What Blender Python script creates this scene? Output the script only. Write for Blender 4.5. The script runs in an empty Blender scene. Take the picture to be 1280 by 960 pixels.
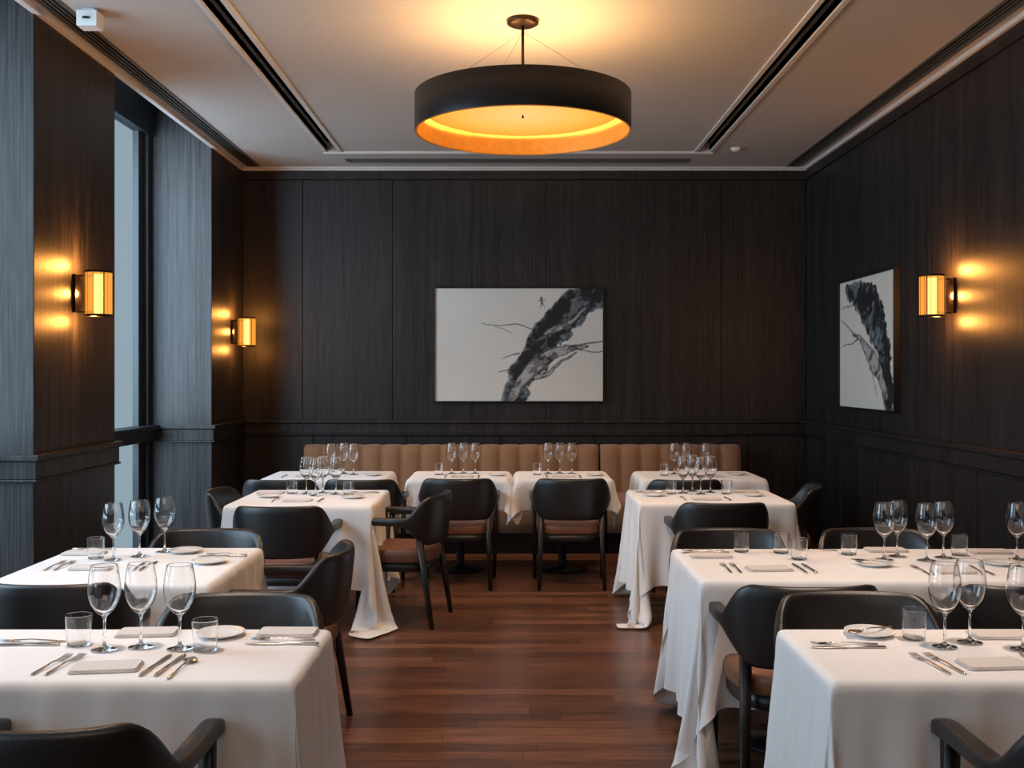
import bpy, bmesh, math, random
import numpy as np
from mathutils import Vector, Matrix

scene = bpy.context.scene
COL = scene.collection
random.seed(4)

# ------------------------------------------------------------------ materials
def new_mat(name):
    m = bpy.data.materials.new(name); m.use_nodes = True
    nt = m.node_tree
    return m, nt, nt.nodes["Principled BSDF"]

def setp(b, **kw):
    names = {'color': 'Base Color', 'rough': 'Roughness', 'metal': 'Metallic', 'spec': 'Specular IOR Level',
             'trans': 'Transmission Weight', 'ior': 'IOR', 'sheen': 'Sheen Weight', 'coat': 'Coat Weight',
             'em': 'Emission Color', 'ems': 'Emission Strength'}
    for k, v in kw.items():
        if k in ('color', 'em'): v = (*v, 1)
        b.inputs[names[k]].default_value = v

def simple(name, color, rough=.5, noise_bump=0, nscale=100, var=0, **kw):
    m, nt, b = new_mat(name)
    setp(b, color=color, rough=rough, **kw)
    tc = nt.nodes.new('ShaderNodeTexCoord')
    nz = nt.nodes.new('ShaderNodeTexNoise'); nz.inputs['Scale'].default_value = nscale
    nz.inputs['Detail'].default_value = 4
    nt.links.new(tc.outputs['Object'], nz.inputs['Vector'])
    if var:
        r = nt.nodes.new('ShaderNodeValToRGB')
        r.color_ramp.elements[0].position = .3; r.color_ramp.elements[1].position = .7
        r.color_ramp.elements[0].color = (*[c * (1 - var) for c in color], 1)
        r.color_ramp.elements[1].color = (*[min(1, c * (1 + var)) for c in color], 1)
        nt.links.new(nz.outputs['Fac'], r.inputs[0]); nt.links.new(r.outputs[0], b.inputs['Base Color'])
    if noise_bump:
        bp = nt.nodes.new('ShaderNodeBump'); bp.inputs['Strength'].default_value = noise_bump
        bp.inputs['Distance'].default_value = .004
        nt.links.new(nz.outputs['Fac'], bp.inputs['Height']); nt.links.new(bp.outputs[0], b.inputs['Normal'])
    return m

def wood_wall(name, c0, c1):
    m, nt, b = new_mat(name)
    tc = nt.nodes.new('ShaderNodeTexCoord')
    mp = nt.nodes.new('ShaderNodeMapping'); mp.inputs['Scale'].default_value = (1, 1, .016)
    nt.links.new(tc.outputs['Object'], mp.inputs[0])
    n0 = nt.nodes.new('ShaderNodeTexNoise'); n0.inputs['Scale'].default_value = 2.2; n0.inputs['Detail'].default_value = 1
    mp0 = nt.nodes.new('ShaderNodeMapping'); mp0.inputs['Scale'].default_value = (2.2, 2.2, .14)
    nt.links.new(tc.outputs['Object'], mp0.inputs[0]); nt.links.new(mp0.outputs[0], n0.inputs['Vector'])
    mul = nt.nodes.new('ShaderNodeMath'); mul.operation = 'MULTIPLY'; mul.inputs[1].default_value = 150
    nt.links.new(n0.outputs['Fac'], mul.inputs[0])
    sn = nt.nodes.new('ShaderNodeMath'); sn.operation = 'SINE'; nt.links.new(mul.outputs[0], sn.inputs[0])
    n1 = nt.nodes.new('ShaderNodeTexNoise'); n1.inputs['Scale'].default_value = 85; n1.inputs['Detail'].default_value = 6
    n1.inputs['Roughness'].default_value = .7
    nt.links.new(mp.outputs[0], n1.inputs['Vector'])
    n2 = nt.nodes.new('ShaderNodeTexNoise'); n2.inputs['Scale'].default_value = 12; n2.inputs['Detail'].default_value = 2
    nt.links.new(mp.outputs[0], n2.inputs['Vector'])
    a1 = nt.nodes.new('ShaderNodeMath'); a1.operation = 'MULTIPLY_ADD'; a1.inputs[1].default_value = .035
    nt.links.new(sn.outputs[0], a1.inputs[0]); nt.links.new(n1.outputs['Fac'], a1.inputs[2])
    a2 = nt.nodes.new('ShaderNodeMath'); a2.operation = 'MULTIPLY_ADD'; a2.inputs[1].default_value = .30
    nt.links.new(n2.outputs['Fac'], a2.inputs[0]); nt.links.new(a1.outputs[0], a2.inputs[2])
    r = nt.nodes.new('ShaderNodeValToRGB')
    r.color_ramp.elements[0].position = .52; r.color_ramp.elements[1].position = .84
    r.color_ramp.elements[0].color = (*c0, 1); r.color_ramp.elements[1].color = (*c1, 1)
    nt.links.new(a2.outputs[0], r.inputs[0]); nt.links.new(r.outputs[0], b.inputs['Base Color'])
    bp = nt.nodes.new('ShaderNodeBump'); bp.inputs['Strength'].default_value = .35; bp.inputs['Distance'].default_value = .0015
    nt.links.new(n1.outputs['Fac'], bp.inputs['Height']); nt.links.new(bp.outputs[0], b.inputs['Normal'])
    setp(b, rough=.45, spec=.35)
    return m

def floor_mat():
    m, nt, b = new_mat('walnut_plank_floor')
    L = nt.links.new
    def math_(op, a, c=None, d=None):
        n = nt.nodes.new('ShaderNodeMath'); n.operation = op
        for i, v in enumerate((a, c, d)):
            if v is None: continue
            if isinstance(v, (int, float)): n.inputs[i].default_value = v
            else: L(v, n.inputs[i])
        return n.outputs[0]
    tc = nt.nodes.new('ShaderNodeTexCoord')
    sp = nt.nodes.new('ShaderNodeSeparateXYZ'); L(tc.outputs['Object'], sp.inputs[0])
    ry = math_('DIVIDE', sp.outputs['Y'], .095); row = math_('FLOOR', ry); fy = math_('FRACT', ry)
    wn = nt.nodes.new('ShaderNodeTexWhiteNoise'); wn.noise_dimensions = '1D'; L(row, wn.inputs['W'])
    rx = math_('ADD', math_('DIVIDE', sp.outputs['X'], 1.55), math_('MULTIPLY', wn.outputs['Value'], 7.3))
    pid = math_('FLOOR', rx); fx = math_('FRACT', rx)
    cb = nt.nodes.new('ShaderNodeCombineXYZ'); L(pid, cb.inputs[0]); L(row, cb.inputs[1])
    wn2 = nt.nodes.new('ShaderNodeTexWhiteNoise'); wn2.noise_dimensions = '2D'; L(cb.outputs[0], wn2.inputs['Vector'])
    # seams
    sy = math_('LESS_THAN', math_('MINIMUM', fy, math_('SUBTRACT', 1, fy)), .013)
    sx = math_('LESS_THAN', math_('MINIMUM', fx, math_('SUBTRACT', 1, fx)), .0009)
    seam = math_('MAXIMUM', sy, sx)
    sh = nt.nodes.new('ShaderNodeCombineXYZ'); L(math_('MULTIPLY', wn2.outputs['Value'], 23.), sh.inputs[0]); L(math_('MULTIPLY', wn2.outputs['Value'], 5.), sh.inputs[1])
    va = nt.nodes.new('ShaderNodeVectorMath'); va.operation = 'ADD'; L(tc.outputs['Object'], va.inputs[0]); L(sh.outputs[0], va.inputs[1])
    mp = nt.nodes.new('ShaderNodeMapping'); mp.inputs['Scale'].default_value = (1.5, 36, 1); L(va.outputs[0], mp.inputs[0])
    n = nt.nodes.new('ShaderNodeTexNoise'); n.inputs['Scale'].default_value = 2.2; n.inputs['Detail'].default_value = 8
    n.inputs['Roughness'].default_value = .7
    L(mp.outputs[0], n.inputs['Vector'])
    ad = math_('MULTIPLY_ADD', wn2.outputs['Value'], .20, n.outputs['Fac'])
    r = nt.nodes.new('ShaderNodeValToRGB')
    e = r.color_ramp.elements
    e[0].position = .40; e[0].color = (.032, .0135, .0085, 1)
    e[1].position = .84; e[1].color = (.31, .135, .075, 1)
    x = e.new(.60); x.color = (.130, .051, .028, 1)
    L(ad, r.inputs[0])
    mx = nt.nodes.new('ShaderNodeMix'); mx.data_type = 'RGBA'
    L(seam, mx.inputs[0]); L(r.outputs[0], mx.inputs[6])
    mx.inputs[7].default_value = (.014, .007, .005, 1)
    L(mx.outputs[2], b.inputs['Base Color'])
    hh = math_('SUBTRACT', math_('MULTIPLY', n.outputs['Fac'], .5), seam)
    bp = nt.nodes.new('ShaderNodeBump'); bp.inputs['Strength'].default_value = .3; bp.inputs['Distance'].default_value = .002
    L(hh, bp.inputs['Height']); L(bp.outputs[0], b.inputs['Normal'])
    setp(b, rough=.30, spec=.5)
    return m

M_WALL = wood_wall('dark_oak_veneer', (.0070, .0056, .0055), (.036, .0295, .028))
M_PIL = wood_wall('dark_oak_pillar', (.012, .0103, .010), (.064, .055, .053))
M_FLOOR = floor_mat()
M_CEIL = simple('ceiling_plaster', (.48, .45, .42), .85, .05, 60, .03)
M_TRIMW = simple('white_trim_paint', (.60, .57, .54), .55, .02, 60)
M_DARK = simple('black_slot', (.012, .011, .011), .6, .05, 40)
M_CLOTH = simple('white_linen', (.85, .81, .79), .85, .12, 420, .03, sheen=.15)
M_NAP = simple('napkin_linen', (.68, .62, .58), .9, .2, 300, .04)
M_LEATH = simple('black_leather', (.014, .0115, .0115), .36, .18, 260, .15, spec=.6)
M_TAN = simple('brown_leather', (.20, .080, .040), .42, .18, 220, .15)
M_LEG = simple('ebonised_wood', (.010, .0075, .0065), .38, .08, 90, .2)
M_BANQ = simple('banquette_fabric', (.25, .125, .058), .8, .35, 420, .18, sheen=.2)
M_STEEL = simple('polished_steel', (.55, .52, .50), .22, .0, 60, metal=1.0)
M_CHINA = simple('white_china', (.8, .78, .75), .2, .01, 30)
M_BLACKM = simple('black_metal', (.012, .012, .013), .38, .03, 50, metal=.4)
M_BRONZE = simple('dark_bronze', (.035, .022, .014), .38, .03, 50, metal=.8)
M_GOLD = simple('gold_leaf_lining', (.80, .36, .05), .5, .1, 30, .08)
M_FRAME = simple('window_frame_paint', (.02, .023, .026), .5, .03, 40)
M_TABLE = simple('table_wood', (.02, .014, .011), .5, .05, 40, .2)
M_PLAST = simple('white_plastic', (.7, .69, .67), .5, .01, 40)

def glass_mat():
    m, nt, b = new_mat('clear_glass')
    setp(b, color=(1, 1, 1), rough=.0, trans=1.0, ior=1.48)
    return m
M_GLASS = glass_mat()
def pane_mat():
    m, nt, b = new_mat('window_pane')
    nt.nodes.remove(b)
    out = nt.nodes['Material Output']
    t = nt.nodes.new('ShaderNodeBsdfTransparent'); t.inputs[0].default_value = (.9, .95, .97, 1)
    g = nt.nodes.new('ShaderNodeBsdfGlossy'); g.inputs['Roughness'].default_value = .03
    mx = nt.nodes.new('ShaderNodeMixShader'); mx.inputs[0].default_value = .08
    nt.links.new(t.outputs[0], mx.inputs[1]); nt.links.new(g.outputs[0], mx.inputs[2]); nt.links.new(mx.outputs[0], out.inputs[0])
    return m
M_PANE = pane_mat()
def emis(name, col, s, transp=0):
    m, nt, b = new_mat(name)
    nt.nodes.remove(b); out = nt.nodes['Material Output']
    e = nt.nodes.new('ShaderNodeEmission'); e.inputs[0].default_value = (*col, 1); e.inputs[1].default_value = s
    if transp:
        t = nt.nodes.new('ShaderNodeBsdfTransparent'); t.inputs[0].default_value = (1, .72, .35, 1)
        mx = nt.nodes.new('ShaderNodeMixShader'); mx.inputs[0].default_value = transp
        nt.links.new(e.outputs[0], mx.inputs[1]); nt.links.new(t.outputs[0], mx.inputs[2]); nt.links.new(mx.outputs[0], out.inputs[0])
    else:
        nt.links.new(e.outputs[0], out.inputs[0])
    return m
def diffuser_mat():
    # opal disc glowing more strongly around its central lamps
    m, nt, b = new_mat('lit_diffuser'); nt.nodes.remove(b); out = nt.nodes['Material Output']
    tc = nt.nodes.new('ShaderNodeTexCoord')
    ln = nt.nodes.new('ShaderNodeVectorMath'); ln.operation = 'LENGTH'; nt.links.new(tc.outputs['Object'], ln.inputs[0])
    r = nt.nodes.new('ShaderNodeValToRGB'); e = r.color_ramp.elements
    e[0].position = .10; e[0].color = (1.0, .60, .20, 1); e[1].position = .56; e[1].color = (.92, .36, .03, 1)
    x = e.new(.36); x.color = (1.0, .50, .09, 1)
    nt.links.new(ln.outputs['Value'], r.inputs[0])
    em = nt.nodes.new('ShaderNodeEmission'); em.inputs[1].default_value = 1.12
    nt.links.new(r.outputs[0], em.inputs[0]); nt.links.new(em.outputs[0], out.inputs[0])
    return m
M_DIFF = diffuser_mat()
M_SHADE = emis('amber_glass_shade', (1.0, .42, .07), 1.3, .45)
M_RIB = emis('amber_glass_rib', (1.0, .26, .02), .8, .2)
M_TUBE = emis('lamp_tube', (1.0, .72, .36), 5.0)

# ------------------------------------------------------------------ helpers
def finish(name, bm, mats, parent=None, smooth=False, bevel=0, loc=None):
    bmesh.ops.recalc_face_normals(bm, faces=bm.faces)
    me = bpy.data.meshes.new(name); bm.to_mesh(me); bm.free()
    for m in mats: me.materials.append(m)
    if smooth:
        for p in me.polygons: p.use_smooth = True
    ob = bpy.data.objects.new(name, me); COL.objects.link(ob)
    if parent: ob.parent = parent
    if loc: ob.location = loc
    if bevel:
        md = ob.modifiers.new('bevel', 'BEVEL'); md.width = bevel; md.segments = 2; md.limit_method = 'ANGLE'
    return ob

def empty(name, loc=(0, 0, 0)):
    e = bpy.data.objects.new(name, None); e.location = loc; COL.objects.link(e); e.empty_display_size = .1
    return e

def box(bm, x0, x1, y0, y1, z0, z1, mi=0):
    vs = [bm.verts.new(p) for p in [(x0, y0, z0), (x1, y0, z0), (x1, y1, z0), (x0, y1, z0), (x0, y0, z1), (x1, y0, z1), (x1, y1, z1), (x0, y1, z1)]]
    for f in [(0, 3, 2, 1), (4, 5, 6, 7), (0, 1, 5, 4), (1, 2, 6, 5), (2, 3, 7, 6), (3, 0, 4, 7)]:
        fc = bm.faces.new([vs[i] for i in f]); fc.material_index = mi

def rings(bm, rs, mi=0, cap0=True, cap1=True, closed=True, smooth=True):
    vr = [[bm.verts.new(p) for p in r] for r in rs]
    n = len(rs[0])
    for a, b in zip(vr[:-1], vr[1:]):
        for i in range(n if closed else n - 1):
            j = (i + 1) % n
            f = bm.faces.new([a[i], a[j], b[j], b[i]]); f.material_index = mi; f.smooth = smooth
    if cap0:
        f = bm.faces.new(vr[0][::-1]); f.material_index = mi; f.smooth = False
    if cap1:
        f = bm.faces.new(vr[-1]); f.material_index = mi; f.smooth = False

def lathe(bm, prof, seg=32, mi=0, cx=0, cy=0, cz=0, smooth=True):
    prev = None
    for r, z in prof:
        if r < 1e-6:
            cur = [bm.verts.new((cx, cy, cz + z))]
        else:
            cur = [bm.verts.new((cx + r * math.cos(2 * math.pi * k / seg), cy + r * math.sin(2 * math.pi * k / seg), cz + z)) for k in range(seg)]
        if prev:
            for k in range(seg):
                j = (k + 1) % seg
                a = [prev[0]] if len(prev) == 1 else [prev[k], prev[j]]
                b = [cur[0]] if len(cur) == 1 else [cur[j], cur[k]]
                if len(a) + len(b) >= 3:
                    f = bm.faces.new(a + b); f.material_index = mi; f.smooth = smooth
        prev = cur

def rod(bm, p0, p1, r0, r1=None, seg=10, mi=0):
    if r1 is None: r1 = r0
    p0 = Vector(p0); p1 = Vector(p1); d = (p1 - p0).normalized()
    up = Vector((0, 0, 1)) if abs(d.z) < .95 else Vector((1, 0, 0))
    a = d.cross(up).normalized(); b = d.cross(a)
    rs = []
    for p, r in ((p0, r0), (p1, r1)):
        rs.append([p + a * r * math.cos(2 * math.pi * k / seg) + b * r * math.sin(2 * math.pi * k / seg) for k in range(seg)])
    rings(bm, rs, mi)

def sqleg(bm, p0, p1, w0, w1, mi=0):
    rs = []
    for p, w in ((p0, w0), (tuple((Vector(p0) + Vector(p1)) / 2), (w0 * .55 + w1 * .45)), (p1, w1)):
        c = w * .3
        pts = [(-w, -w + c), (-w + c, -w), (w - c, -w), (w, -w + c), (w, w - c), (w - c, w), (-w + c, w), (-w, w - c)]
        rs.append([(p[0] + x, p[1] + y, p[2]) for x, y in pts])
    rings(bm, rs, mi)

def sstep(a, b, x):
    t = min(1, max(0, (x - a) / (b - a))); return t * t * (3 - 2 * t)

XL, XR, YB, YF, ZC = -2.57, 2.81, 9.93, -2.6, 3.52
XW = -3.08      # window plane
XO = -3.17      # outer face of left wall
CAMH = 1.55

# ------------------------------------------------------------------ room shell
bm = bmesh.new(); box(bm, XO, XR + .2, YF - .2, YB + .2, -.12, 0); finish('floor', bm, [M_FLOOR])

bm = bmesh.new()
box(bm, XO, XR + .2, YB + .03, YB + .2, 0, 4.05, 1)
xs = [XL, -2.0, -1.14, -.38, .33, 1.24, 2.0, XR]
for a, b in zip(xs[:-1], xs[1:]):
    box(bm, a + .003, b - .003, YB, YB + .035, 1.10, 3.405)
xs = [XL, -1.9, -1.0, -.1, .8, 1.5, 2.25, XR]
for a, b in zip(xs[:-1], xs[1:]):
    box(bm, a + .003, b - .003, YB, YB + .035, .12, 1.0)
box(bm, XL, XR, YB - .012, YB + .035, 3.41, 3.52)
finish('wall_back', bm, [M_WALL, M_DARK], bevel=.002)

bm = bmesh.new()
box(bm, XR + .03, XR + .2, YF, YB, 0, 4.05, 1)
ys = [YF, -1.6, -.4, .8, 2.0, 3.2, 4.4, 5.55, 7.0, 8.6, YB]
for a, b in zip(ys[:-1], ys[1:]):
    box(bm, XR, XR + .035, a + .002, b - .002, 1.10, 3.405)
ys = [YF, -1.6, -.4, .8, 2.0, 3.2, 4.4, 5.4, 6.3, 7.0, 7.9, 8.9, YB]
for a, b in zip(ys[:-1], ys[1:]):
    box(bm, XR, XR + .035, a + .002, b - .002, .12, 1.0)
box(bm, XR - .012, XR + .035, YF, YB, 3.41, 3.52)
finish('wall_right', bm, [M_WALL, M_DARK], bevel=.002)

bm = bmesh.new(); box(bm, XO, XR + .2, YF - .2, YF, 0, 4.05); finish('wall_front', bm, [M_WALL])

PIERS = [(8.9, YB + .03), (5.59, 6.73), (1.7, 2.6), (YF, -1.5)]
bm = bmesh.new()
for a, b in PIERS:
    box(bm, XO, XL, a, b, 0, 4.05)
finish('wall_left', bm, [M_PIL], bevel=.004)

bm = bmesh.new()
box(bm, XL, XR, YB - .030, YB + .01, .985, 1.085); box(bm, XL, XR, YB - .055, YB + .01, 1.085, 1.118); box(bm, XL, XR, YB - .042, YB + .01, .97, .985)
finish('trim_1', bm, [M_WALL], bevel=.006)
bm = bmesh.new()
box(bm, XR - .030, XR + .01, YF, YB - .03, .985, 1.085); box(bm, XR - .055, XR + .01, YF, YB - .03, 1.085, 1.118); box(bm, XR - .042, XR + .01, YF, YB - .03, .97, .985)
finish('trim_2', bm, [M_WALL], bevel=.006)
bm = bmesh.new()
for a, b in PIERS:
    for o, z0, z1 in ((.022, .985, 1.085), (.042, 1.085, 1.118), (.030, .97, .985)):
        box(bm, XW + .02, XL + o, a - o, min(b + o, YB - .03), z0, z1)
finish('trim_3', bm, [M_PIL], bevel=.005)
bm = bmesh.new(); box(bm, XL, XR, YB - .018, YB, 0, .13); finish('baseboard_back', bm, [M_WALL], bevel=.004)
bm = bmesh.new(); box(bm, XR - .018, XR, YF, YB - .02, 0, .13); finish('baseboard_right', bm, [M_WALL], bevel=.004)
bm = bmesh.new()
for a, b in PIERS: box(bm, XW + .02, XL + .018, a - .018, min(b + .018, YB - .02), 0, .13)
finish('baseboard_left', bm, [M_PIL], bevel=.004)

def window(idx, y0, y1):
    bm = bmesh.new()
    x0, x1 = XW - .08, XW
    zt = 3.58
    box(bm, x0, x1 + .02, y0, y1, zt, 4.0)            # header
    box(bm, x0, x1, y1 - .10, y1, 0.06, zt)           # far jamb
    box(bm, x0, x1 - .03, y1 - .24, y1 - .12, 0.06, zt)
    box(bm, x0, x1, y0, y0 + .08, 0.06, zt)           # near jamb
    box(bm, x0, x1 + .03, y0, y1, 0, .08)             # cill
    box(bm, x0, x1 + .05, y0, y1, .99, 1.085)           # transom at rail height
    box(bm, x0, x1 + .08, y0, y1, 1.085, 1.118)
    m = (y0 + y1) / 2
    if y1 - y0 > 2.5:
        box(bm, x0, x1, m - .04, m + .04, 0.06, zt)
    box(bm, x0 + .03, x0 + .04, y0 + .05, y1 - .1, .08, 1.0, 1)
    box(bm, x0 + .03, x0 + .04, y0 + .05, y1 - .1, 1.1, zt, 1)
    return finish('window_%d' % idx, bm, [M_FRAME, M_PANE])
window(1, 6.73, 8.9); window(2, 2.6, 5.59); window(3, -1.5, 1.7)

# ceiling boards with slots
bm = bmesh.new()
S = [(-2.50, -2.39), (-1.63, -1.53), (1.64, 1.74), (2.60, 2.71)]
YE = 9.17
def board(x0, x1, y0, y1): box(bm, x0, x1, y0, y1, ZC, ZC + .08)
board(XL, S[0][0], YF, YB); board(S[0][1], S[1][0], YF, YB); board(S[1][1], S[2][0], YF, YE)
board(S[2][1], S[3][0], YF, YB); board(S[3][1], XR, YF, YB)
board(S[1][0], S[1][1], YE, YB); board(S[2][0], S[2][1], YE, YB)
board(S[1][1], S[2][0], YE, 9.5); board(S[1][1], S[2][0], 9.64, YB)
box(bm, XL, XR, YF, YB, ZC + .14, ZC + .5, 1)
box(bm, XL, XL + .04, YF, YB, ZC + .08, ZC + .5, 0)
box(bm, XO, XL, YF, YB, 4.0, 4.1, 0)
finish('ceiling', bm, [M_CEIL, M_DARK])

bm = bmesh.new()
for (a, b), ye in zip(S[1:3], (YE, YE)):
    box(bm, a - .035, a, YF, ye, ZC - .012, ZC + .05); box(bm, b, b + .035, YF, ye, ZC - .012, ZC + .05)
finish('trim_4', bm, [M_TRIMW], bevel=.003)
bm = bmesh.new()
box(bm, S[1][0] - .035, S[2][1] + .035, YE, YE + .045, ZC - .022, ZC)
box(bm, S[1][0] - .035, S[2][1] + .035, YE + .06, YE + .085, ZC - .012, ZC)
finish('trim_5', bm, [M_TRIMW], bevel=.004)
bm = bmesh.new()
box(bm, XL, XR, YB - .05, YB - .012, ZC - .03, ZC); box(bm, XL, XR, YB - .08, YB - .05, ZC - .014, ZC)
box(bm, XR - .04, XR - .012, YF, YB - .08, ZC - .03, ZC)
box(bm, XL - .012, XL + .03, YF, YB - .08, ZC - .03, ZC)
finish('trim_6', bm, [M_TRIMW], bevel=.004)
bm = bmesh.new()
for a, b in (S[0], S[3]):
    w = (b - a)
    for k in range(4):
        x = a + w * (k + .5) / 4
        box(bm, x - .004, x + .004, YF, YB - .09, ZC + .0, ZC + .14)
    box(bm, a - .012, a + .004, YF, YB - .09, ZC - .006, ZC + .05, 0); box(bm, b - .004, b + .012, YF, YB - .09, ZC - .006, ZC + .05, 0)
for k in range(3):
    y = 9.5 + .14 * (k + .5) / 3
    box(bm, -1.48, 1.60, y - .006, y + .006, ZC - .002, ZC + .05)
box(bm, -1.5, 1.62, 9.488, 9.504, ZC - .008, ZC + .03, 0); box(bm, -1.5, 1.62, 9.636, 9.652, ZC - .008, ZC + .03, 0)
box(bm, -1.53, -1.48, 9.5, 9.64, ZC - .002, ZC + .05, 0); box(bm, 1.60, 1.64, 9.5, 9.64, ZC - .002, ZC + .05, 0)
M_VENT = simple('vent_grey', (.10, .095, .09), .5, .02, 40)
finish('air_vent', bm, [M_VENT])

bm = bmesh.new()
box(bm, -.055, .055, -.05, .05, -.10, -.015); box(bm, -.035, .035, -.035, .035, -.015, .0); lathe(bm, [(0, -.004), (.02, -.004), (.022, .004), (0, .008)], 16, 1, 0, -.052, -.06)
finish('motion_sensor', bm, [M_PLAST, M_DARK], bevel=.008, loc=(-2.28, 5.62, ZC))
bm = bmesh.new(); lathe(bm, [(0, -.03), (.03, -.028), (.045, -.015), (.05, 0), (0, 0)], 24)
finish('smoke_detector', bm, [M_PLAST], smooth=True, loc=(1.95, 9.05, ZC))

# ------------------------------------------------------------------ pendant
PX, PY, PR, PZ = .06, 5.78, .60, 2.895
pend = empty('pendant_lamp', (PX, PY, PZ))
bm = bmesh.new()
lathe(bm, [(PR, 0), (PR, .20), (PR - .008, .20), (PR - .008, .004), (PR, 0)], 96, 0)
finish('drum_shade', bm, [M_BLACKM], pend)
bm = bmesh.new()
lathe(bm, [(PR - .010, .002), (PR - .010, .198)], 96, 0)
lathe(bm, [(PR - .001, -.002), (PR - .014, -.002), (PR - .014, .006)], 96, 0)
finish('gold_lining', bm, [M_GOLD], pend)
bm = bmesh.new()
lathe(bm, [(0, .10), (PR - .075, .10), (PR - .06, .106), (PR - .075, .112), (0, .112)], 96, 0)
finish('diffuser_disc', bm, [M_DIFF], pend)
bm = bmesh.new()
lathe(bm, [(0, .078), (.007, .081), (.007, .088), (.003, .092), (.003, .10)], 16)
rod(bm, (0, 0, .112), (0, 0, ZC - PZ - .02), .009)
for k in range(3):
    a = math.radians(90 + 120 * k + 30)
    rod(bm, (0, 0, .56), (math.cos(a) * (PR - .012), math.sin(a) * (PR - .012), .195), .0009, seg=6)
    rod(bm, (0, 0, .118), (math.cos(a) * (PR - .009), math.sin(a) * (PR - .009), .118), .005, seg=8)
lathe(bm, [(0, ZC - PZ - .035), (.07, ZC - PZ - .032), (.088, ZC - PZ - .022), (.09, ZC - PZ), (0, ZC - PZ)], 40)
finish('stem_and_canopy', bm, [M_BRONZE], pend)

def add_light(name, kind, loc, power, color, rot=None, parent=None, **kw):
    l = bpy.data.lights.new(name, kind); l.energy = power; l.color = color
    for k, v in kw.items(): setattr(l, k, v)
    o = bpy.data.objects.new(name, l); COL.objects.link(o); o.location = loc
    if rot: o.rotation_euler = rot
    if parent: o.parent = parent
    return o
def aim(o, t):
    d = Vector(t) - o.location; o.rotation_euler = d.to_track_quat('-Z', 'Y').to_euler()

for k in range(4):
    a = math.radians(45 + 90 * k)
    add_light('uplight_bulb_%d' % k, 'POINT', (.30 * math.cos(a), .30 * math.sin(a), .17), 15, (1, .58, .26), parent=pend, shadow_soft_size=.05)
for k in range(6):
    a = math.radians(60 * k)
    add_light('lining_fill_%d' % k, 'POINT', (.36 * math.cos(a), .36 * math.sin(a), .03), .5, (1, .60, .25), parent=pend, shadow_soft_size=.02)  # unseen point lights added under the disc to brighten the lining
add_light('down_spot', 'SPOT', (0, 0, .07), 130, (1, .66, .38), parent=pend, spot_size=math.radians(120), spot_blend=1.0, shadow_soft_size=.06)

# ------------------------------------------------------------------ sconces
def sconce(x, y, z, side, p=19):
    e = empty('wall_sconce', (x, y, z)); h = .125; r = .078; dx = side * .135
    bm = bmesh.new()
    box(bm, min(0, side * .018), max(0, side * .018), -.04, .04, -h * .9, h * .9)
    for zz in (-h - .003, h + .003):
        rod(bm, (0, 0, zz * .82), (dx, 0, zz * .82), .008)
        lathe(bm, [(0, -.006), (r + .004, -.006), (r + .004, .006), (0, .006)], 36, 0, dx, 0, zz)
    for k in range(4):
        a = math.radians(45 + 90 * k)
        rod(bm, (dx + (r + .001) * math.cos(a), (r + .001) * math.sin(a), -h), (dx + (r + .001) * math.cos(a), (r + .001) * math.sin(a), h), .003, seg=6)
    finish('bracket', bm, [M_BRONZE], e)
    bm = bmesh.new(); seg = 72; rr = []
    for k in range(seg):
        a = 2 * math.pi * k / seg; q = r - .003 + (.003 if k % 3 == 0 else 0)
        rr.append((dx + q * math.cos(a), q * math.sin(a)))
    rings(bm, [[(a, b, -h) for a, b in rr], [(a, b, h) for a, b in rr]], 0, False, False, smooth=False)
    for i, f in enumerate(bm.faces): f.material_index = 1 if i % 6 == 0 else 0
    finish('glass_shade', bm, [M_SHADE, M_RIB], e)
    bm = bmesh.new(); lathe(bm, [(0, -h + .01), (.026, -h + .01), (.026, h - .01), (0, h - .01)], 20, 0, dx, 0, 0)
    finish('lamp_tube', bm, [M_TUBE], e)
    OR = (1, .38, .075)
    add_light('sconce_glow', 'POINT', (side * .035, 0, .0), p * .35, OR, parent=e, shadow_soft_size=.02)
    add_light('sconce_glow_up', 'POINT', (side * .10, 0, h + .04), p * .60, OR, parent=e, shadow_soft_size=.02)
    add_light('sconce_glow_down', 'POINT', (side * .10, 0, -h - .04), p * .42, OR, parent=e, shadow_soft_size=.02)
sconce(XL, 6.12, 2.025, 1)
sconce(XL, 9.55, 1.94, 1, 11)
sconce(XR, 6.62, 2.05, -1)

# ------------------------------------------------------------------ paintings
def vnoise(u, v, f, seed):
    rng = np.random.RandomState(seed); n = 64; g = rng.rand(n, n)
    x = u * f; y = v * f; xi = np.floor(x).astype(int); yi = np.floor(y).astype(int); fx = x - xi; fy = y - yi
    fx = fx * fx * (3 - 2 * fx); fy = fy * fy * (3 - 2 * fy)
    a = g[xi % n, yi % n]; b = g[(xi + 1) % n, yi % n]; c = g[xi % n, (yi + 1) % n]; d = g[(xi + 1) % n, (yi + 1) % n]
    return (a * (1 - fx) + b * fx) * (1 - fy) + (c * (1 - fx) + d * fx) * fy
def fbm(u, v, f, seed, o=5):
    s = 0; a = .5; t = 0
    for k in range(o): s = s + a * vnoise(u, v, f * 2 ** k, seed + k); t += a; a *= .55
    return s / t
def pdist(x, y, pts):
    best = np.full(x.shape, 1e9)
    for (x0, y0, w0), (x1, y1, w1) in zip(pts[:-1], pts[1:]):
        dx, dy = x1 - x0, y1 - y0; t = np.clip(((x - x0) * dx + (y - y0) * dy) / (dx * dx + dy * dy), 0, 1)
        d = np.hypot(x - x0 - t * dx, y - y0 - t * dy) - (w0 + (w1 - w0) * t)
        best = np.minimum(best, d)
    return best
def ss(a, b, x):
    t = np.clip((x - a) / (b - a), 0, 1); return t * t * (3 - 2 * t)

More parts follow.
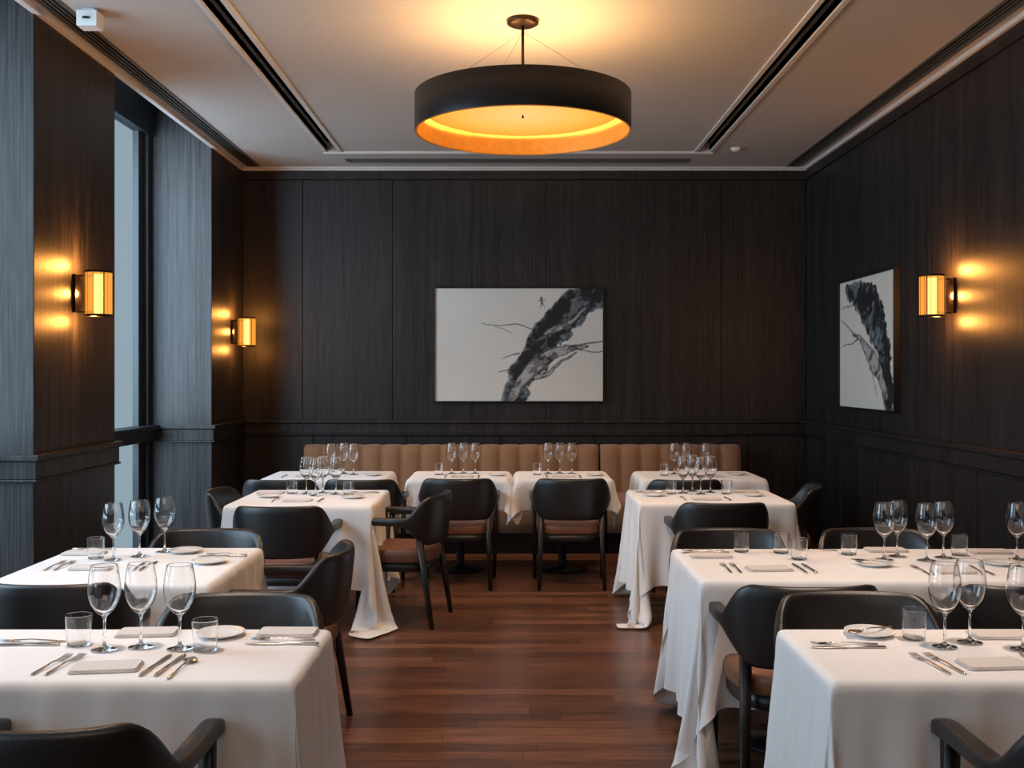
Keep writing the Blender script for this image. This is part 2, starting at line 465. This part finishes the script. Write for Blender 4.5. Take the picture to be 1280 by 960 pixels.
def paint(asp, trunk, limbs, twigs, seed, W, H):
    vv, uu = np.meshgrid(np.linspace(0, 1, H), np.linspace(0, 1, W), indexing='ij')
    x = uu * asp; y = 1 - vv
    n1 = fbm(x + 3, y + 3, 7, seed); n2 = fbm(x + 9, y + 1, 24, seed + 9, 4); n3 = fbm((x + y) * 2 + 5, (x - y) * 1.2 + 7, 6, seed + 21, 4)
    n4 = fbm(x + 5, y + 2, 4, seed + 31, 3)
    paper = np.stack([.66 + .05 * n1, .625 + .05 * n1, .555 + .05 * n1], -1)
    d = pdist(x + .05 * (n2 - .5), y + .05 * (n1 - .5), [(a * asp, b, c) for a, b, c in trunk]) + .12 * (n1 - .5) + .04 * (n2 - .5)
    m = ss(.008, -.012, d)
    edge = ss(.0, -.05, d)
    tone = .008 + .14 * ss(.54, .68, n3) * (.4 + n2) + .09 * ss(.5, .7, n2) * ss(.45, .65, n4)
    tone = tone + .10 * (1 - edge) * ss(.4, .6, n2)
    ink = np.stack([tone * .85, tone * .98, tone * 1.06], -1)
    img = paper * (1 - m[..., None]) + ink * m[..., None]
    for lb in limbs:
        d = pdist(x + .03 * (n2 - .5), y + .05 * (n1 - .5), [(a * asp, b, c) for a, b, c in lb])
        m = ss(.004, -.004, d); rim = ss(-.018, -.002, d) * .75
        t = (.40 - .26 * ss(.54, .64, n3) - .12 * ss(.5, .6, n2)) * (1 - rim) + .015
        c = np.stack([t, t * .96, t * .90], -1)
        img = img * (1 - m[..., None]) + c * m[..., None]
    for tw in twigs:
        d = pdist(x + .03 * (n2 - .5), y + .04 * (n1 - .5), [(a * asp, b, c) for a, b, c in tw])
        m = ss(.004, -.002, d) * .85
        img = img * (1 - m[..., None]) + .05 * m[..., None]
    return img

def painting(loc, w, h, rotz, data):
    e = empty('framed_painting', loc); e.rotation_euler = (0, 0, rotz)
    W, H = 360, int(360 * h / w)
    img = paint(w / h, *data, W, H)
    ft = .014
    xs = np.linspace(-w / 2 + ft, w / 2 - ft, W); zs = np.linspace(-h / 2 + ft, h / 2 - ft, H)
    Z, X = np.meshgrid(zs, xs, indexing='ij')
    co = np.stack([X, np.full_like(X, -.032), Z], -1).reshape(-1, 3)
    idx = np.arange(W * H).reshape(H, W)
    fa = np.stack([idx[:-1, :-1], idx[:-1, 1:], idx[1:, 1:], idx[1:, :-1]], -1).reshape(-1, 4)
    me = bpy.data.meshes.new('canvas'); me.from_pydata(co.tolist(), [], fa.tolist())
    ca = me.color_attributes.new('ink', 'FLOAT_COLOR', 'POINT')
    rgba = np.concatenate([img.reshape(-1, 3), np.ones((W * H, 1))], 1).astype(np.float32)
    ca.data.foreach_set('color', rgba.ravel())
    me.materials.append(M_PAINT)
    o = bpy.data.objects.new('canvas', me); COL.objects.link(o); o.parent = e
    bm = bmesh.new()
    for a in ((-w / 2, -w / 2 + ft, -h / 2, h / 2), (w / 2 - ft, w / 2, -h / 2, h / 2), (-w / 2 + ft, w / 2 - ft, -h / 2, -h / 2 + ft), (-w / 2 + ft, w / 2 - ft, h / 2 - ft, h / 2)):
        box(bm, a[0], a[1], -.050, 0, a[2], a[3])
    box(bm, -w / 2 + ft, w / 2 - ft, -.03, 0, -h / 2 + ft, h / 2 - ft)
    finish('frame', bm, [M_BLACKM], e, bevel=.002)
m, nt, b = new_mat('ink_painting'); M_PAINT = m
at = nt.nodes.new('ShaderNodeVertexColor'); at.layer_name = 'ink'
nt.links.new(at.outputs[0], b.inputs['Base Color']); setp(b, rough=.7)

T1 = [(.43, 1.08, .10), (.49, .90, .115), (.55, .71, .125), (.63, .51, .135), (.74, .30, .15), (.86, .12, .14), (1.08, -.02, .15)]
L1p = [[(.44, 1.0, .03), (.52, .82, .05), (.60, .68, .06), (.69, .59, .055), (.79, .54, .036), (.90, .52, .016)],
       [(.60, .80, .022), (.68, .74, .020), (.76, .65, .014), (.84, .58, .009)],
       [(.66, .40, .02), (.74, .34, .03), (.82, .28, .02), (.9, .18, .012)]]
TW1 = [[(.28, .31, .002), (.38, .33, .003), (.50, .32, .004), (.58, .36, .005)], [(.36, .33, .002), (.46, .40, .002)], [(.80, .52, .008), (.9, .49, .006), (1.0, .47, .004)],
       [(.84, .54, .006), (.93, .57, .004), (1.0, .56, .003)], [(.63, .08, .006), (.64, .14, .009)], [(.62, .11, .003), (.655, .10, .003)], [(.635, .14, .003), (.625, .17, .002)], [(.645, .14, .003), (.65, .17, .002)],
       [(.38, .74, .003), (.46, .70, .006)], [(.4, .62, .002), (.5, .58, .006)]]
painting((.065, YB, 1.833), 1.626, 1.10, 0, (T1, L1p, TW1, 3))
T2 = [(.16, .08, .06), (.36, .13, .13), (.56, .22, .18), (.70, .38, .18), (.80, .56, .14), (.88, .78, .11), (.90, 1.04, .09)]
L2p = [[(.25, .42, .010), (.38, .46, .02), (.50, .54, .05), (.62, .64, .08), (.75, .74, .06), (.86, .90, .03)]]
TW2 = [[(.02, .30, .003), (.2, .38, .006), (.35, .46, .008)], [(.05, .52, .003), (.22, .50, .004), (.36, .47, .006)], [(.05, .2, .003), (.3, .2, .005)], [(.6, .7, .005), (.7, .9, .003)]]
painting((XR, 8.17, 1.80), 1.30, 1.06, -math.pi / 2, (T2, L2p, TW2, 40))

# ------------------------------------------------------------------ chair
def chair_mesh():
    bm = bmesh.new()
    path = []
    W, D = .275, .235
    for k in range(9): path.append((-W, .21 - k * .25 / 9, 0))
    for k in range(41):
        a = math.pi + math.pi * k / 40
        path.append((math.copysign(abs(math.cos(a)) ** .85, math.cos(a)) * W, -.04 - D * abs(math.sin(a)) ** .85, 1))
    for k in range(1, 10): path.append((W, -.04 + k * .25 / 9, 0))
    rs = []; n = len(path)
    for i, (x, y, _) in enumerate(path):
        p0 = path[max(0, i - 1)]; p1 = path[min(n - 1, i + 1)]
        t = Vector((p1[0] - p0[0], p1[1] - p0[1], 0)).normalized(); nrm = Vector((t.y, -t.x, 0))  # outward (-y at back)
        bk = max(0, (-(y + .04)) / D)
        top = .675 + .13 * sstep(.25, .80, bk); bot = .626 - .125 * sstep(.15, .8, bk)
        th = .052 - .012 * sstep(0, .6, bk)
        if y > .15:
            q = (y - .15) / .06; top -= .010 * q * q; bot -= .004 * q
        lean = .035 * sstep(.1, .8, bk)
        ring = []
        for k in range(14):
            a = 2 * math.pi * k / 14
            cx = math.copysign(abs(math.cos(a)) ** .6, math.cos(a)) * th / 2
            cz = math.copysign(abs(math.sin(a)) ** .45, math.sin(a))
            z = (top + bot) / 2 + cz * (top - bot) / 2
            off = cx + lean * ((z - bot) / (top - bot) - .3)
            ring.append((x + nrm.x * off, y + nrm.y * off, z))
        rs.append(ring)
    rings(bm, rs, 0)
    for s in (-1, 1):
        sqleg(bm, (s * .265, .175, .64), (s * .255, .205, 0), .021, .013, 2)
        sqleg(bm, (s * .215, -.175, .56), (s * .235, -.262, 0), .021, .013, 2)
    def seat(layers, mi, hw, y0, y1):
        rr = []
        for z, s in layers:
            ring = []
            for k in range(40):
                a = 2 * math.pi * k / 40; c, sn = math.cos(a), math.sin(a)
                e = .42
                x = math.copysign(abs(c) ** e, c) * hw * s
                yy = math.copysign(abs(sn) ** e, sn) * (y1 - y0) / 2 * s + (y0 + y1) / 2
                if yy < 0: x *= 1 - .25 * (yy / y0) ** 2
                ring.append((x, yy, z))
            rr.append(ring)
        rings(bm, rr, mi)
    seat([(.395, .97), (.405, 1), (.445, 1), (.462, .975), (.472, .90), (.476, .6), (.477, .15)], 1, .248, -.235, .225)
    seat([(.34, .93), (.345, .95), (.394, .95)], 2, .248, -.235, .225)
    bmesh.ops.recalc_face_normals(bm, faces=bm.faces)
    me = bpy.data.meshes.new('dining_chair'); bm.to_mesh(me); bm.free()
    for m in (M_LEATH, M_TAN, M_LEG): me.materials.append(m)
    return me
CH = chair_mesh()
R90 = math.pi / 2
CHAIRS = [
 (-1.04, 2.47, 0), (-.90, 3.27, math.pi), (-1.67, 3.98, 0), (-1.45, 4.75, math.pi), (-1.0, 4.5, R90),
 (-1.33, 6.16, 0), (-.70, 6.60, R90 * .88), (-1.66, 6.75, -R90), (-1.66, 7.65, 0), (-1.08, 7.65, 0),
 (-.39, 7.72, 0), (.43, 7.72, 0), (1.24, 7.65, 0), (1.24, 6.32, 0), (1.78, 7.05, R90 * .85),
 (1.03, 4.77, math.pi), (1.73, 4.77, math.pi), (1.06, 3.94, 0), (1.85, 3.94, 0), (1.15, 3.29, math.pi), (1.38, 2.47, 0)]
for x, y, r in CHAIRS:
    o = bpy.data.objects.new('dining_chair', CH); COL.objects.link(o); o.location = (x, y, 0); o.rotation_euler = (0, 0, r)

# ------------------------------------------------------------------ tables with simulated cloth
def axis(a, o0, o1, s):
    n0 = max(3, round(o0 / s)); nm = max(4, round(2 * a / s)); n1 = max(3, round(o1 / s))
    return np.concatenate([np.linspace(-a - o0, -a, n0 + 1)[:-1], np.linspace(-a, a, nm + 1), np.linspace(a, a + o1, n1 + 1)[1:]])

def cloth_sim(a, b, oL, oR, oF, oB, s, seed, steps=230, iters=12):
    us = axis(a, oL, oR, s); vs = axis(b, oF, oB, s)
    n, m = len(us), len(vs)
    U, V = np.meshgrid(us, vs, indexing='ij')
    top = .752
    P = np.stack([U, V, np.full_like(U, top)], -1)
    P0 = P.copy()
    rng = np.random.RandomState(seed)
    Wt = np.where((np.abs(U) <= a + 1e-6) & (np.abs(V) <= b + 1e-6), 0., 1.)
    free = Wt > 0
    # natural slack in the hanging part gives soft vertical folds
    ou = np.maximum(np.abs(U) - a, 0); ov = np.maximum(np.abs(V) - b, 0)
    cons = []
    A = slice(None)
    def add(Aa, Bb, k, slack=None):
        d = P0[Bb] - P0[Aa]; wa = Wt[Aa]; wb = Wt[Bb]; ws = wa + wb
        if ws.size and ws.max() > 0:
            L = np.sqrt((d * d).sum(-1))
            if slack is not None: L = L * (1 + slack[Aa])
            cons.append((Aa, Bb, L, np.where(ws > 0, k / np.maximum(ws, 1), 0), wa, wb))
    slu = .10 * np.clip(ov / .3, 0, 1); slv = .10 * np.clip(ou / .3, 0, 1)
    for p in (0, 1):
        add((slice(p, n - 1, 2), A), (slice(p + 1, n, 2), A), 1., slu)
        add((A, slice(p, m - 1, 2)), (A, slice(p + 1, m, 2)), 1., slv)
        add((slice(p, n - 1, 2), slice(0, m - 1)), (slice(p + 1, n, 2), slice(1, m)), .06)
        add((slice(p, n - 1, 2), slice(1, m)), (slice(p + 1, n, 2), slice(0, m - 1)), .06)
    for p in range(4):
        add((slice(p, n - 2, 4), A), (slice(p + 2, n, 4), A), .12, slu)
        add((A, slice(p, m - 2, 4)), (A, slice(p + 2, m, 4)), .12, slv)
    prev = P.copy()
    ph = rng.rand(8) * 6
    e = .005
    for st in range(steps):
        vel = (P - prev) * .97; prev = P.copy()
        g = np.zeros_like(P); g[..., 2] = -9.8 / 3600 * 1.4
        if st < 150:
            k = .0010
            g[..., 0] += k * (np.sin(V * 15 + ph[0]) + .7 * np.sin(V * 26 + ph[2])); g[..., 1] += k * (np.sin(U * 15 + ph[1]) + .7 * np.sin(U * 25 + ph[3]))
        P = P + (vel + g) * Wt[..., None]
        for it in range(iters):
            for Aa, Bb, L, kk, wa, wb in cons:
                pa = P[Aa]; pb = P[Bb]
                d = pb - pa; l = np.sqrt((d * d).sum(-1)) + 1e-9
                c = kk * (l - L) / l
                P[Aa] = pa + d * (c * wa)[..., None]
                P[Bb] = pb - d * (c * wb)[..., None]
        x, y, z = P[..., 0], P[..., 1], P[..., 2]
        ins = free & (np.abs(x) < a + e) & (np.abs(y) < b + e)
        px = a + e - np.abs(x); py = b + e - np.abs(y)
        mx = ins & (px <= py); my = ins & (py < px)
        P[..., 0] = np.where(mx, np.sign(x) * (a + e), x); P[..., 1] = np.where(my, np.sign(y) * (b + e), y)
        P[..., 2] = np.clip(P[..., 2], .012, top + .0005)
    return P

def table(x0, x1, y0, y1, oL, oR, oF, oB, s=.035, seed=1, ped=1):
    cx, cy = (x0 + x1) / 2, (y0 + y1) / 2; a, b = (x1 - x0) / 2, (y1 - y0) / 2
    e = empty('dining_table', (cx, cy, 0))
    P = cloth_sim(a, b, oL, oR, oF, oB, s, seed)
    n, m = P.shape[:2]; idx = np.arange(n * m).reshape(n, m)
    fa = np.stack([idx[:-1, :-1], idx[1:, :-1], idx[1:, 1:], idx[:-1, 1:]], -1).reshape(-1, 4)
    me = bpy.data.meshes.new('tablecloth'); me.from_pydata(P.reshape(-1, 3).tolist(), [], fa.tolist())
    me.materials.append(M_CLOTH)
    for p in me.polygons: p.use_smooth = True
    o = bpy.data.objects.new('tablecloth', me); COL.objects.link(o); o.parent = e
    ms = o.modifiers.new('smooth', 'SUBSURF'); ms.levels = 1; ms.render_levels = 1
    bm = bmesh.new(); box(bm, -a + .022, a - .022, -b + .022, b - .022, .71, .742); finish('tabletop', bm, [M_TABLE], e, bevel=.006)
    bm = bmesh.new()
    for k in range(ped):
        px = 0 if ped == 1 else (-a * .5 + k * a)
        lathe(bm, [(0, 0), (.2, 0), (.2, .012), (.04, .035), (.032, .06), (.032, .66), (.09, .70), (.09, .712), (0, .712)], 28, 0, px, 0, 0)
    finish('pedestal', bm, [M_BLACKM], e)
    return e
table(-1.72, -.565, 2.71, 3.27, .3, .46, .40, .25, .028, 1, 2)
table(-2.02, -1.15, 3.95, 4.8, .3, .35, .36, .25, .030, 2)
table(-1.76, -.85, 6.33, 7.2, .28, .55, .48, .25, .030, 3)
table(-1.93, -.97, 7.95, 8.6, .2, .24, .22, .2, .04, 4)
table(-.80, -.02, 7.95, 8.6, .2, .18, .24, .2, .04, 5)
table(.03, .77, 7.95, 8.6, .18, .2, .24, .2, .04, 6)
table(1.0, 1.95, 7.95, 8.6, .24, .2, .22, .2, .04, 7)
table(.79, 1.76, 6.45, 7.2, .56, .26, .48, .28, .030, 8)
table(.73, 2.45, 4.02, 4.77, .55, .25, .46, .25, .030, 9, 2)
table(.83, 2.25, 2.71, 3.27, .52, .3, .44, .25, .028, 10, 2)

# ------------------------------------------------------------------ banquettes
def banquette(x0, x1):
    bm = bmesh.new(); w = x1 - x0; nch = max(1, round(w / .18)); cw = w / nch
    nx = nch * 8 + 1
    prof = [(.44, 9.60), (.55, 9.612), (.70, 9.625), (.82, 9.64), (.865, 9.655), (.885, 9.69), (.89, 9.74), (.885, 9.80)]
    rows = []
    for z, y in prof:
        row = []
        for i in range(nx):
            x = x0 + w * i / (nx - 1); q = abs(math.sin(math.pi * (x - x0) / cw)) ** .55
            amp = .035 if y < 9.7 else .012
            row.append(bm.verts.new((x, y - amp * q, z + (.008 * q if z > .86 else 0))))
        rows.append(row)
    for a, b in zip(rows[:-1], rows[1:]):
        for i in range(nx - 1):
            f = bm.faces.new([a[i], a[i + 1], b[i + 1], b[i]]); f.smooth = True
    box(bm, x0, x1, 9.66, 9.86, .1, .86)
    def cushion(xa, xb):
        prof2 = [(8.98, .18), (8.95, .20), (8.94, .28), (8.94, .42), (8.955, .455), (9.0, .468), (9.3, .47), (9.62, .462)]
        ra = [bm.verts.new((xa, y, z)) for y, z in prof2]; rb = [bm.verts.new((xb, y, z)) for y, z in prof2]
        for i in range(len(prof2) - 1):
            f = bm.faces.new([ra[i], rb[i], rb[i + 1], ra[i + 1]]); f.smooth = True
        va = bm.verts.new((xa, 9.62, .18)); vb = bm.verts.new((xb, 9.62, .18))
        bm.faces.new(ra + [va]); bm.faces.new([vb] + rb[::-1])
    k = max(1, round(w / .9))
    for i in range(k): cushion(x0 + w * i / k + .002, x0 + w * (i + 1) / k - .002)
    box(bm, x0 + .01, x1 - .01, 9.0, 9.84, 0, .19, 1)
    finish('banquette', bm, [M_BANQ, M_LEG])
banquette(-1.93, .80); banquette(.82, 2.12)

# ------------------------------------------------------------------ tableware
def mesh_from(name, fn, mats):
    bm = bmesh.new(); fn(bm); bmesh.ops.recalc_face_normals(bm, faces=bm.faces)
    me = bpy.data.meshes.new(name); bm.to_mesh(me); bm.free()
    for m in mats: me.materials.append(m)
    return me
def wine(bm):
    pr = [(0, 0), (.030, 0), (.036, .001), (.0362, .0025), (.030, .004), (.014, .0075), (.006, .014), (.004, .025), (.0036, .06), (.004, .088), (.007, .097),
          (.017, .105), (.029, .118), (.039, .136), (.0445, .155), (.0462, .172), (.0455, .19), (.0430, .21), (.0395, .2295), (.0368, .2415), (.0363, .2438), (.0361, .2445), (.0358, .2449), (.0355, .2445),
          (.0354, .2438), (.0359, .2415), (.0386, .2295), (.0421, .21), (.0446, .19), (.0453, .172), (.0435, .155), (.0379, .137), (.0278, .120), (.015, .108), (.006, .1035), (0, .1025)]
    lathe(bm, pr, 40)
def tumb(bm):
    lathe(bm, [(0, 0), (.029, 0), (.031, .001), (.032, .003), (.0338, .025), (.0355, .05), (.0378, .087), (.0380, .0895), (.0379, .0902), (.0376, .0906), (.0373, .0902), (.0372, .0895), (.0370, .087), (.0346, .05), (.0329, .025), (.0312, .010), (.0300, .0070), (.027, .006), (0, .006)], 36)
def plate(bm):
    lathe(bm, [(0, 0), (.045, 0), (.047, .003), (.075, .012), (.0755, .0135), (.074, .0145), (.048, .006), (.044, .0045), (0, .004)], 40)
def strip(bm, pts):   # pts: (y, halfwidth, z, thickness)
    rs = []
    for y, w, z, t in pts: rs.append([(-w, y, z), (-w * .6, y, z + t * .9), (w * .6, y, z + t * .9), (w, y, z), (w * .6, y, z - t * .1), (-w * .6, y, z - t * .1)])
    rings(bm, rs, 0)
def fork(bm):
    strip(bm, [(-.10, .004, .001, .002), (-.095, .0065, .001, .0025), (-.05, .005, .003, .003), (0, .0028, .006, .003), (.03, .003, .005, .0028), (.04, .008, .004, .002), (.052, .0115, .0025, .002)])
    for k in range(4):
        x = -.0095 + k * .00633
        rs = []
        for y, w, z in ((.05, .0019, .0025), (.075, .0017, .002), (.098, .0008, .0055)):
            rs.append([(x - w, y, z), (x - w, y, z + .0018), (x + w, y, z + .0018), (x + w, y, z)])
        rings(bm, rs, 0)
def knife(bm):
    strip(bm, [(-.11, .005, .001, .004), (-.105, .007, .001, .006), (-.03, .006, .001, .006), (-.01, .004, .002, .005), (0, .006, .002, .003), (.04, .0095, .002, .0018), (.085, .009, .002, .0014), (.105, .004, .002, .001), (.11, .001, .002, .0008)])
def spoon(bm):
    strip(bm, [(-.10, .004, .001, .002), (-.095, .006, .001, .0025), (-.05, .0045, .003, .003), (0, .0027, .007, .003), (.035, .003, .006, .0026)])
    rs = []
    for k in range(9):
        t = k / 8; y = .033 + .06 * t; w = .019 * math.sin(math.pi * min(.97, max(.04, t)) ** .9) + .0015
        rs.append([(w * c, y, .007 - .0055 * (1 - c * c) * math.sin(math.pi * t) + o) for c in (-1, -.6, 0, .6, 1) for o in (0,)] + [(w * c, y, .0062 - .0055 * (1 - c * c) * math.sin(math.pi * t)) for c in (1, .6, 0, -.6, -1)])
    rings(bm, rs, 0)
def napkin(bm):
    for k, (w, h) in enumerate(((.092, .050), (.090, .049), (.0875, .0475))):
        z = .0005 + k * .0030
        rs = []
        for zz, g in ((z, .985), (z + .0014, 1), (z + .0028, .985)):
            ring = []
            for q in range(48):
                a = 2 * math.pi * q / 48; c, s = math.cos(a), math.sin(a)
                ring.append((math.copysign(abs(c) ** .18, c) * w * g, math.copysign(abs(s) ** .18, s) * h * g, zz + .0005 * math.sin(q * 1.3 + k)))
            rs.append(ring)
        rings(bm, rs, 0)
ME = {'wine_glass': mesh_from('wine_glass', wine, [M_GLASS]), 'water_tumbler': mesh_from('water_tumbler', tumb, [M_GLASS]),
      'bread_plate': mesh_from('bread_plate', plate, [M_CHINA]), 'fork': mesh_from('fork', fork, [M_STEEL]),
      'table_knife': mesh_from('table_knife', knife, [M_STEEL]), 'spoon': mesh_from('spoon', spoon, [M_STEEL]),
      'folded_napkin': mesh_from('folded_napkin', napkin, [M_NAP])}
TZ = .7525
def put(kind, x, y, rot=0, dz=0, s=1):
    o = bpy.data.objects.new(kind, ME[kind]); COL.objects.link(o); o.location = (x, y, TZ + dz); o.rotation_euler = (0, 0, math.radians(rot)); o.scale = (s, s, s)
W, T, PL, F, K, SP, N = 'wine_glass', 'water_tumbler', 'bread_plate', 'fork', 'table_knife', 'spoon', 'folded_napkin'
ITEMS = [
 # L1
 (W, -1.18, 3.01, 0), (W, -1.085, 3.04, 0), (W, -.965, 3.02, 0), (T, -1.275, 3.06, 0), (T, -.885, 3.0, 0),
 (F, -1.262, 2.85, -6), (F, -1.225, 2.85, -6), (N, -1.10, 2.82, 8), (K, -.975, 2.85, -3), (K, -.935, 2.85, -3), (SP, -.895, 2.82, -3),
 (F, -.69, 3.12, 90), (K, -.68, 3.07, 90), (N, -.69, 3.20, 0), (PL, -.89, 3.17, 0), (K, -1.44, 3.06, 90), (F, -1.43, 3.10, 90), (N, -1.12, 3.20, 5),
 # L2
 (W, -1.71, 4.46, 0), (W, -1.63, 4.55, 0), (W, -1.56, 4.67, 0), (T, -1.80, 4.50, 0), (N, -1.90, 4.62, 0), (PL, -1.46, 4.66, 0), (PL, -1.28, 4.40, 0),
 (K, -1.27, 4.55, 90), (F, -1.27, 4.60, 90), (F, -1.90, 4.32, 0), (F, -1.86, 4.32, 0), (N, -1.72, 4.27, 0), (K, -1.55, 4.32, 0), (K, -1.51, 4.32, 0), (F, -1.90, 4.73, 90),
 # L3
 (W, -1.37, 6.93, 0), (W, -1.27, 6.99, 0), (W, -1.29, 6.83, 0), (W, -1.17, 6.91, 0), (T, -1.47, 6.95, 0), (T, -1.08, 6.88, 0), (N, -1.35, 6.55, 0), (F, -1.50, 6.58, 0), (K, -1.21, 6.58, 0),
 (PL, -1.03, 6.70, 0), (PL, -1.58, 6.76, 0), (K, -1.0, 6.98, 90), (F, -1.0, 7.03, 90), (N, -1.62, 6.98, 0),
 # TD
 (W, -1.44, 8.27, 0), (W, -1.35, 8.35, 0), (W, -1.26, 8.27, 0), (T, -1.55, 8.27, 0), (N, -1.60, 8.12, 0), (PL, -1.1, 8.2, 0), (F, -1.78, 8.12, 0),
 # TA, TB
 (W, -.485, 8.36, 0), (W, -.39, 8.38, 0), (W, -.295, 8.36, 0), (T, -.58, 8.26, 0), (N, -.39, 8.1, 0), (F, -.52, 8.1, 0), (K, -.26, 8.1, 0), (PL, -.12, 8.2, 0),
 (W, .29, 8.36, 0), (W, .385, 8.38, 0), (W, .48, 8.36, 0), (T, .20, 8.26, 0), (N, .40, 8.1, 0), (F, .27, 8.1, 0), (K, .53, 8.1, 0), (PL, .65, 8.2, 0),
 # TC
 (W, 1.30, 8.33, 0), (W, 1.40, 8.36, 0), (W, 1.55, 8.33, 0), (T, 1.20, 8.2, 0), (N, 1.56, 8.1, 0), (PL, 1.78, 8.25, 0),
 # R3
 (W, 1.15, 6.99, 0), (W, 1.255, 6.92, 0), (W, 1.34, 7.02, 0), (W, 1.23, 7.09, 0), (T, 1.06, 6.93, 0), (T, 1.43, 6.93, 0), (N, 1.24, 6.63, 0), (F, 1.10, 6.66, 0), (K, 1.38, 6.66, 0),
 (PL, 1.58, 6.83, 0), (K, .93, 7.02, 90), (F, .93, 7.07, 90), (N, 1.58, 7.06, 0), (PL, .93, 6.82, 0),
 # R2
 (W, 1.60, 4.47, 0), (W, 1.685, 4.55, 0), (W, 1.775, 4.45, 0), (W, 1.875, 4.52, 0), (W, 2.17, 4.47, 0), (T, 1.20, 4.64, 0), (T, 1.237, 4.48, 0), (T, 1.03, 4.67, 0), (T, 1.49, 4.60, 0), (T, 1.97, 4.58, 0),
 (PL, 1.51, 4.34, 0), (SP, 1.51, 4.34, 60), (N, 1.05, 4.25, 5), (K, 1.18, 4.27, 0), (K, 1.22, 4.27, 0), (F, .92, 4.27, 0), (F, .88, 4.27, 0), (K, .86, 4.64, 90), (F, .86, 4.69, 90), (N, .87, 4.55, 0),
 (F, 1.66, 4.22, 0), (N, 1.79, 4.20, 0), (K, 1.91, 4.23, 0), (N, 2.14, 4.66, 0), (N, 1.69, 4.70, 0), (F, 1.37, 4.70, 90), (K, 2.2, 4.25, 20), (PL, 2.05, 4.36, 0),
 # R1
 (W, 1.265, 3.04, 0), (W, 1.36, 3.09, 0), (W, 1.48, 3.01, 0), (T, 1.21, 3.13, 0), (PL, 1.095, 3.185, 0), (SP, 1.095, 3.185, 120),
 (K, .98, 3.03, 90), (F, .98, 3.07, 90), (F, 1.15, 2.86, 8), (F, 1.19, 2.86, 8), (N, 1.32, 2.85, 6), (N, 1.49, 3.17, 0), (K, 1.45, 2.86, 0), (K, 1.49, 2.86, 0), (T, 1.62, 3.04, 0),
]
for it in ITEMS:
    dz = .0125 if (it[0] == SP and any(p[0] == PL and abs(p[1] - it[1]) < .02 and abs(p[2] - it[2]) < .02 for p in ITEMS)) else .0008
    put(it[0], it[1], it[2], it[3], dz)

# ------------------------------------------------------------------ lights
COOL = (.64, .82, 1.0)
def win_light(y, x, sx, sz, p, tx, ty):
    o = add_light('daylight', 'AREA', (x, y, 2.2), p, COOL, shape='RECTANGLE', size=sx, size_y=sz); aim(o, (tx, ty, 1.6)); return o
win_light(7.3, -3.75, 1.2, 3.0, 150, -2.7, 8.9)
win_light(3.9, -3.95, 2.4, 3.0, 200, -2.0, 5.0)
win_light(0.2, -3.95, 2.6, 3.0, 80, 0, 2.0)

def spot(x, y, tx, ty, p, ang=75, tz=.75, col=(1, .79, .64)):  # unseen spots without fixtures, added at the ceiling to light tables and banquettes
    o = add_light('unseen_spot', 'SPOT', (x, y, ZC - .02), p, col, spot_size=math.radians(ang), spot_blend=1.0, shadow_soft_size=.08); aim(o, (tx, ty, tz)); return o
spot(-1.3, 2.9, -1.1, 3.05, 185, 66)
spot(1.5, 2.9, 1.35, 3.05, 185, 66)
spot(-1.58, 4.4, -1.5, 4.4, 125, 62)
spot(1.69, 4.4, 1.4, 4.4, 160, 72)
spot(-1.58, 6.7, -1.3, 6.8, 122, 56)
spot(1.69, 6.7, 1.3, 6.8, 122, 56)
spot(-1.2, 8.4, -1.0, 8.75, 95, 68, .75, (1, .68, .44))
spot(1.3, 8.4, 1.1, 8.75, 95, 68, .75, (1, .68, .44))
spot(.05, 8.3, .05, 8.9, 100, 68, .75, (1, .68, .44))
o = add_light('rear_fill', 'AREA', (0.1, -.8, 3.3), 40, (1, .80, .64), shape='RECTANGLE', size=3, size_y=2)  # unseen warm fill, added behind the camera
aim(o, (0, 5, 1.0))

w = bpy.data.worlds.new('overcast'); scene.world = w; w.use_nodes = True
bg = w.node_tree.nodes['Background']; bg.inputs[0].default_value = (.50, .60, .67, 1); bg.inputs[1].default_value = .8

# ------------------------------------------------------------------ camera
cam = bpy.data.cameras.new('camera'); co = bpy.data.objects.new('camera', cam); COL.objects.link(co)
co.location = (0, 0, CAMH); co.rotation_euler = (math.pi / 2, 0, 0)
cam.sensor_width = 36; cam.lens = 1300 / 1280 * 36; cam.shift_y = -12 / 1280
cam.clip_start = .05
scene.camera = co
try:
    scene.view_settings.view_transform = 'Standard'
    scene.view_settings.look = 'None'
except Exception as ex:
    print(ex)
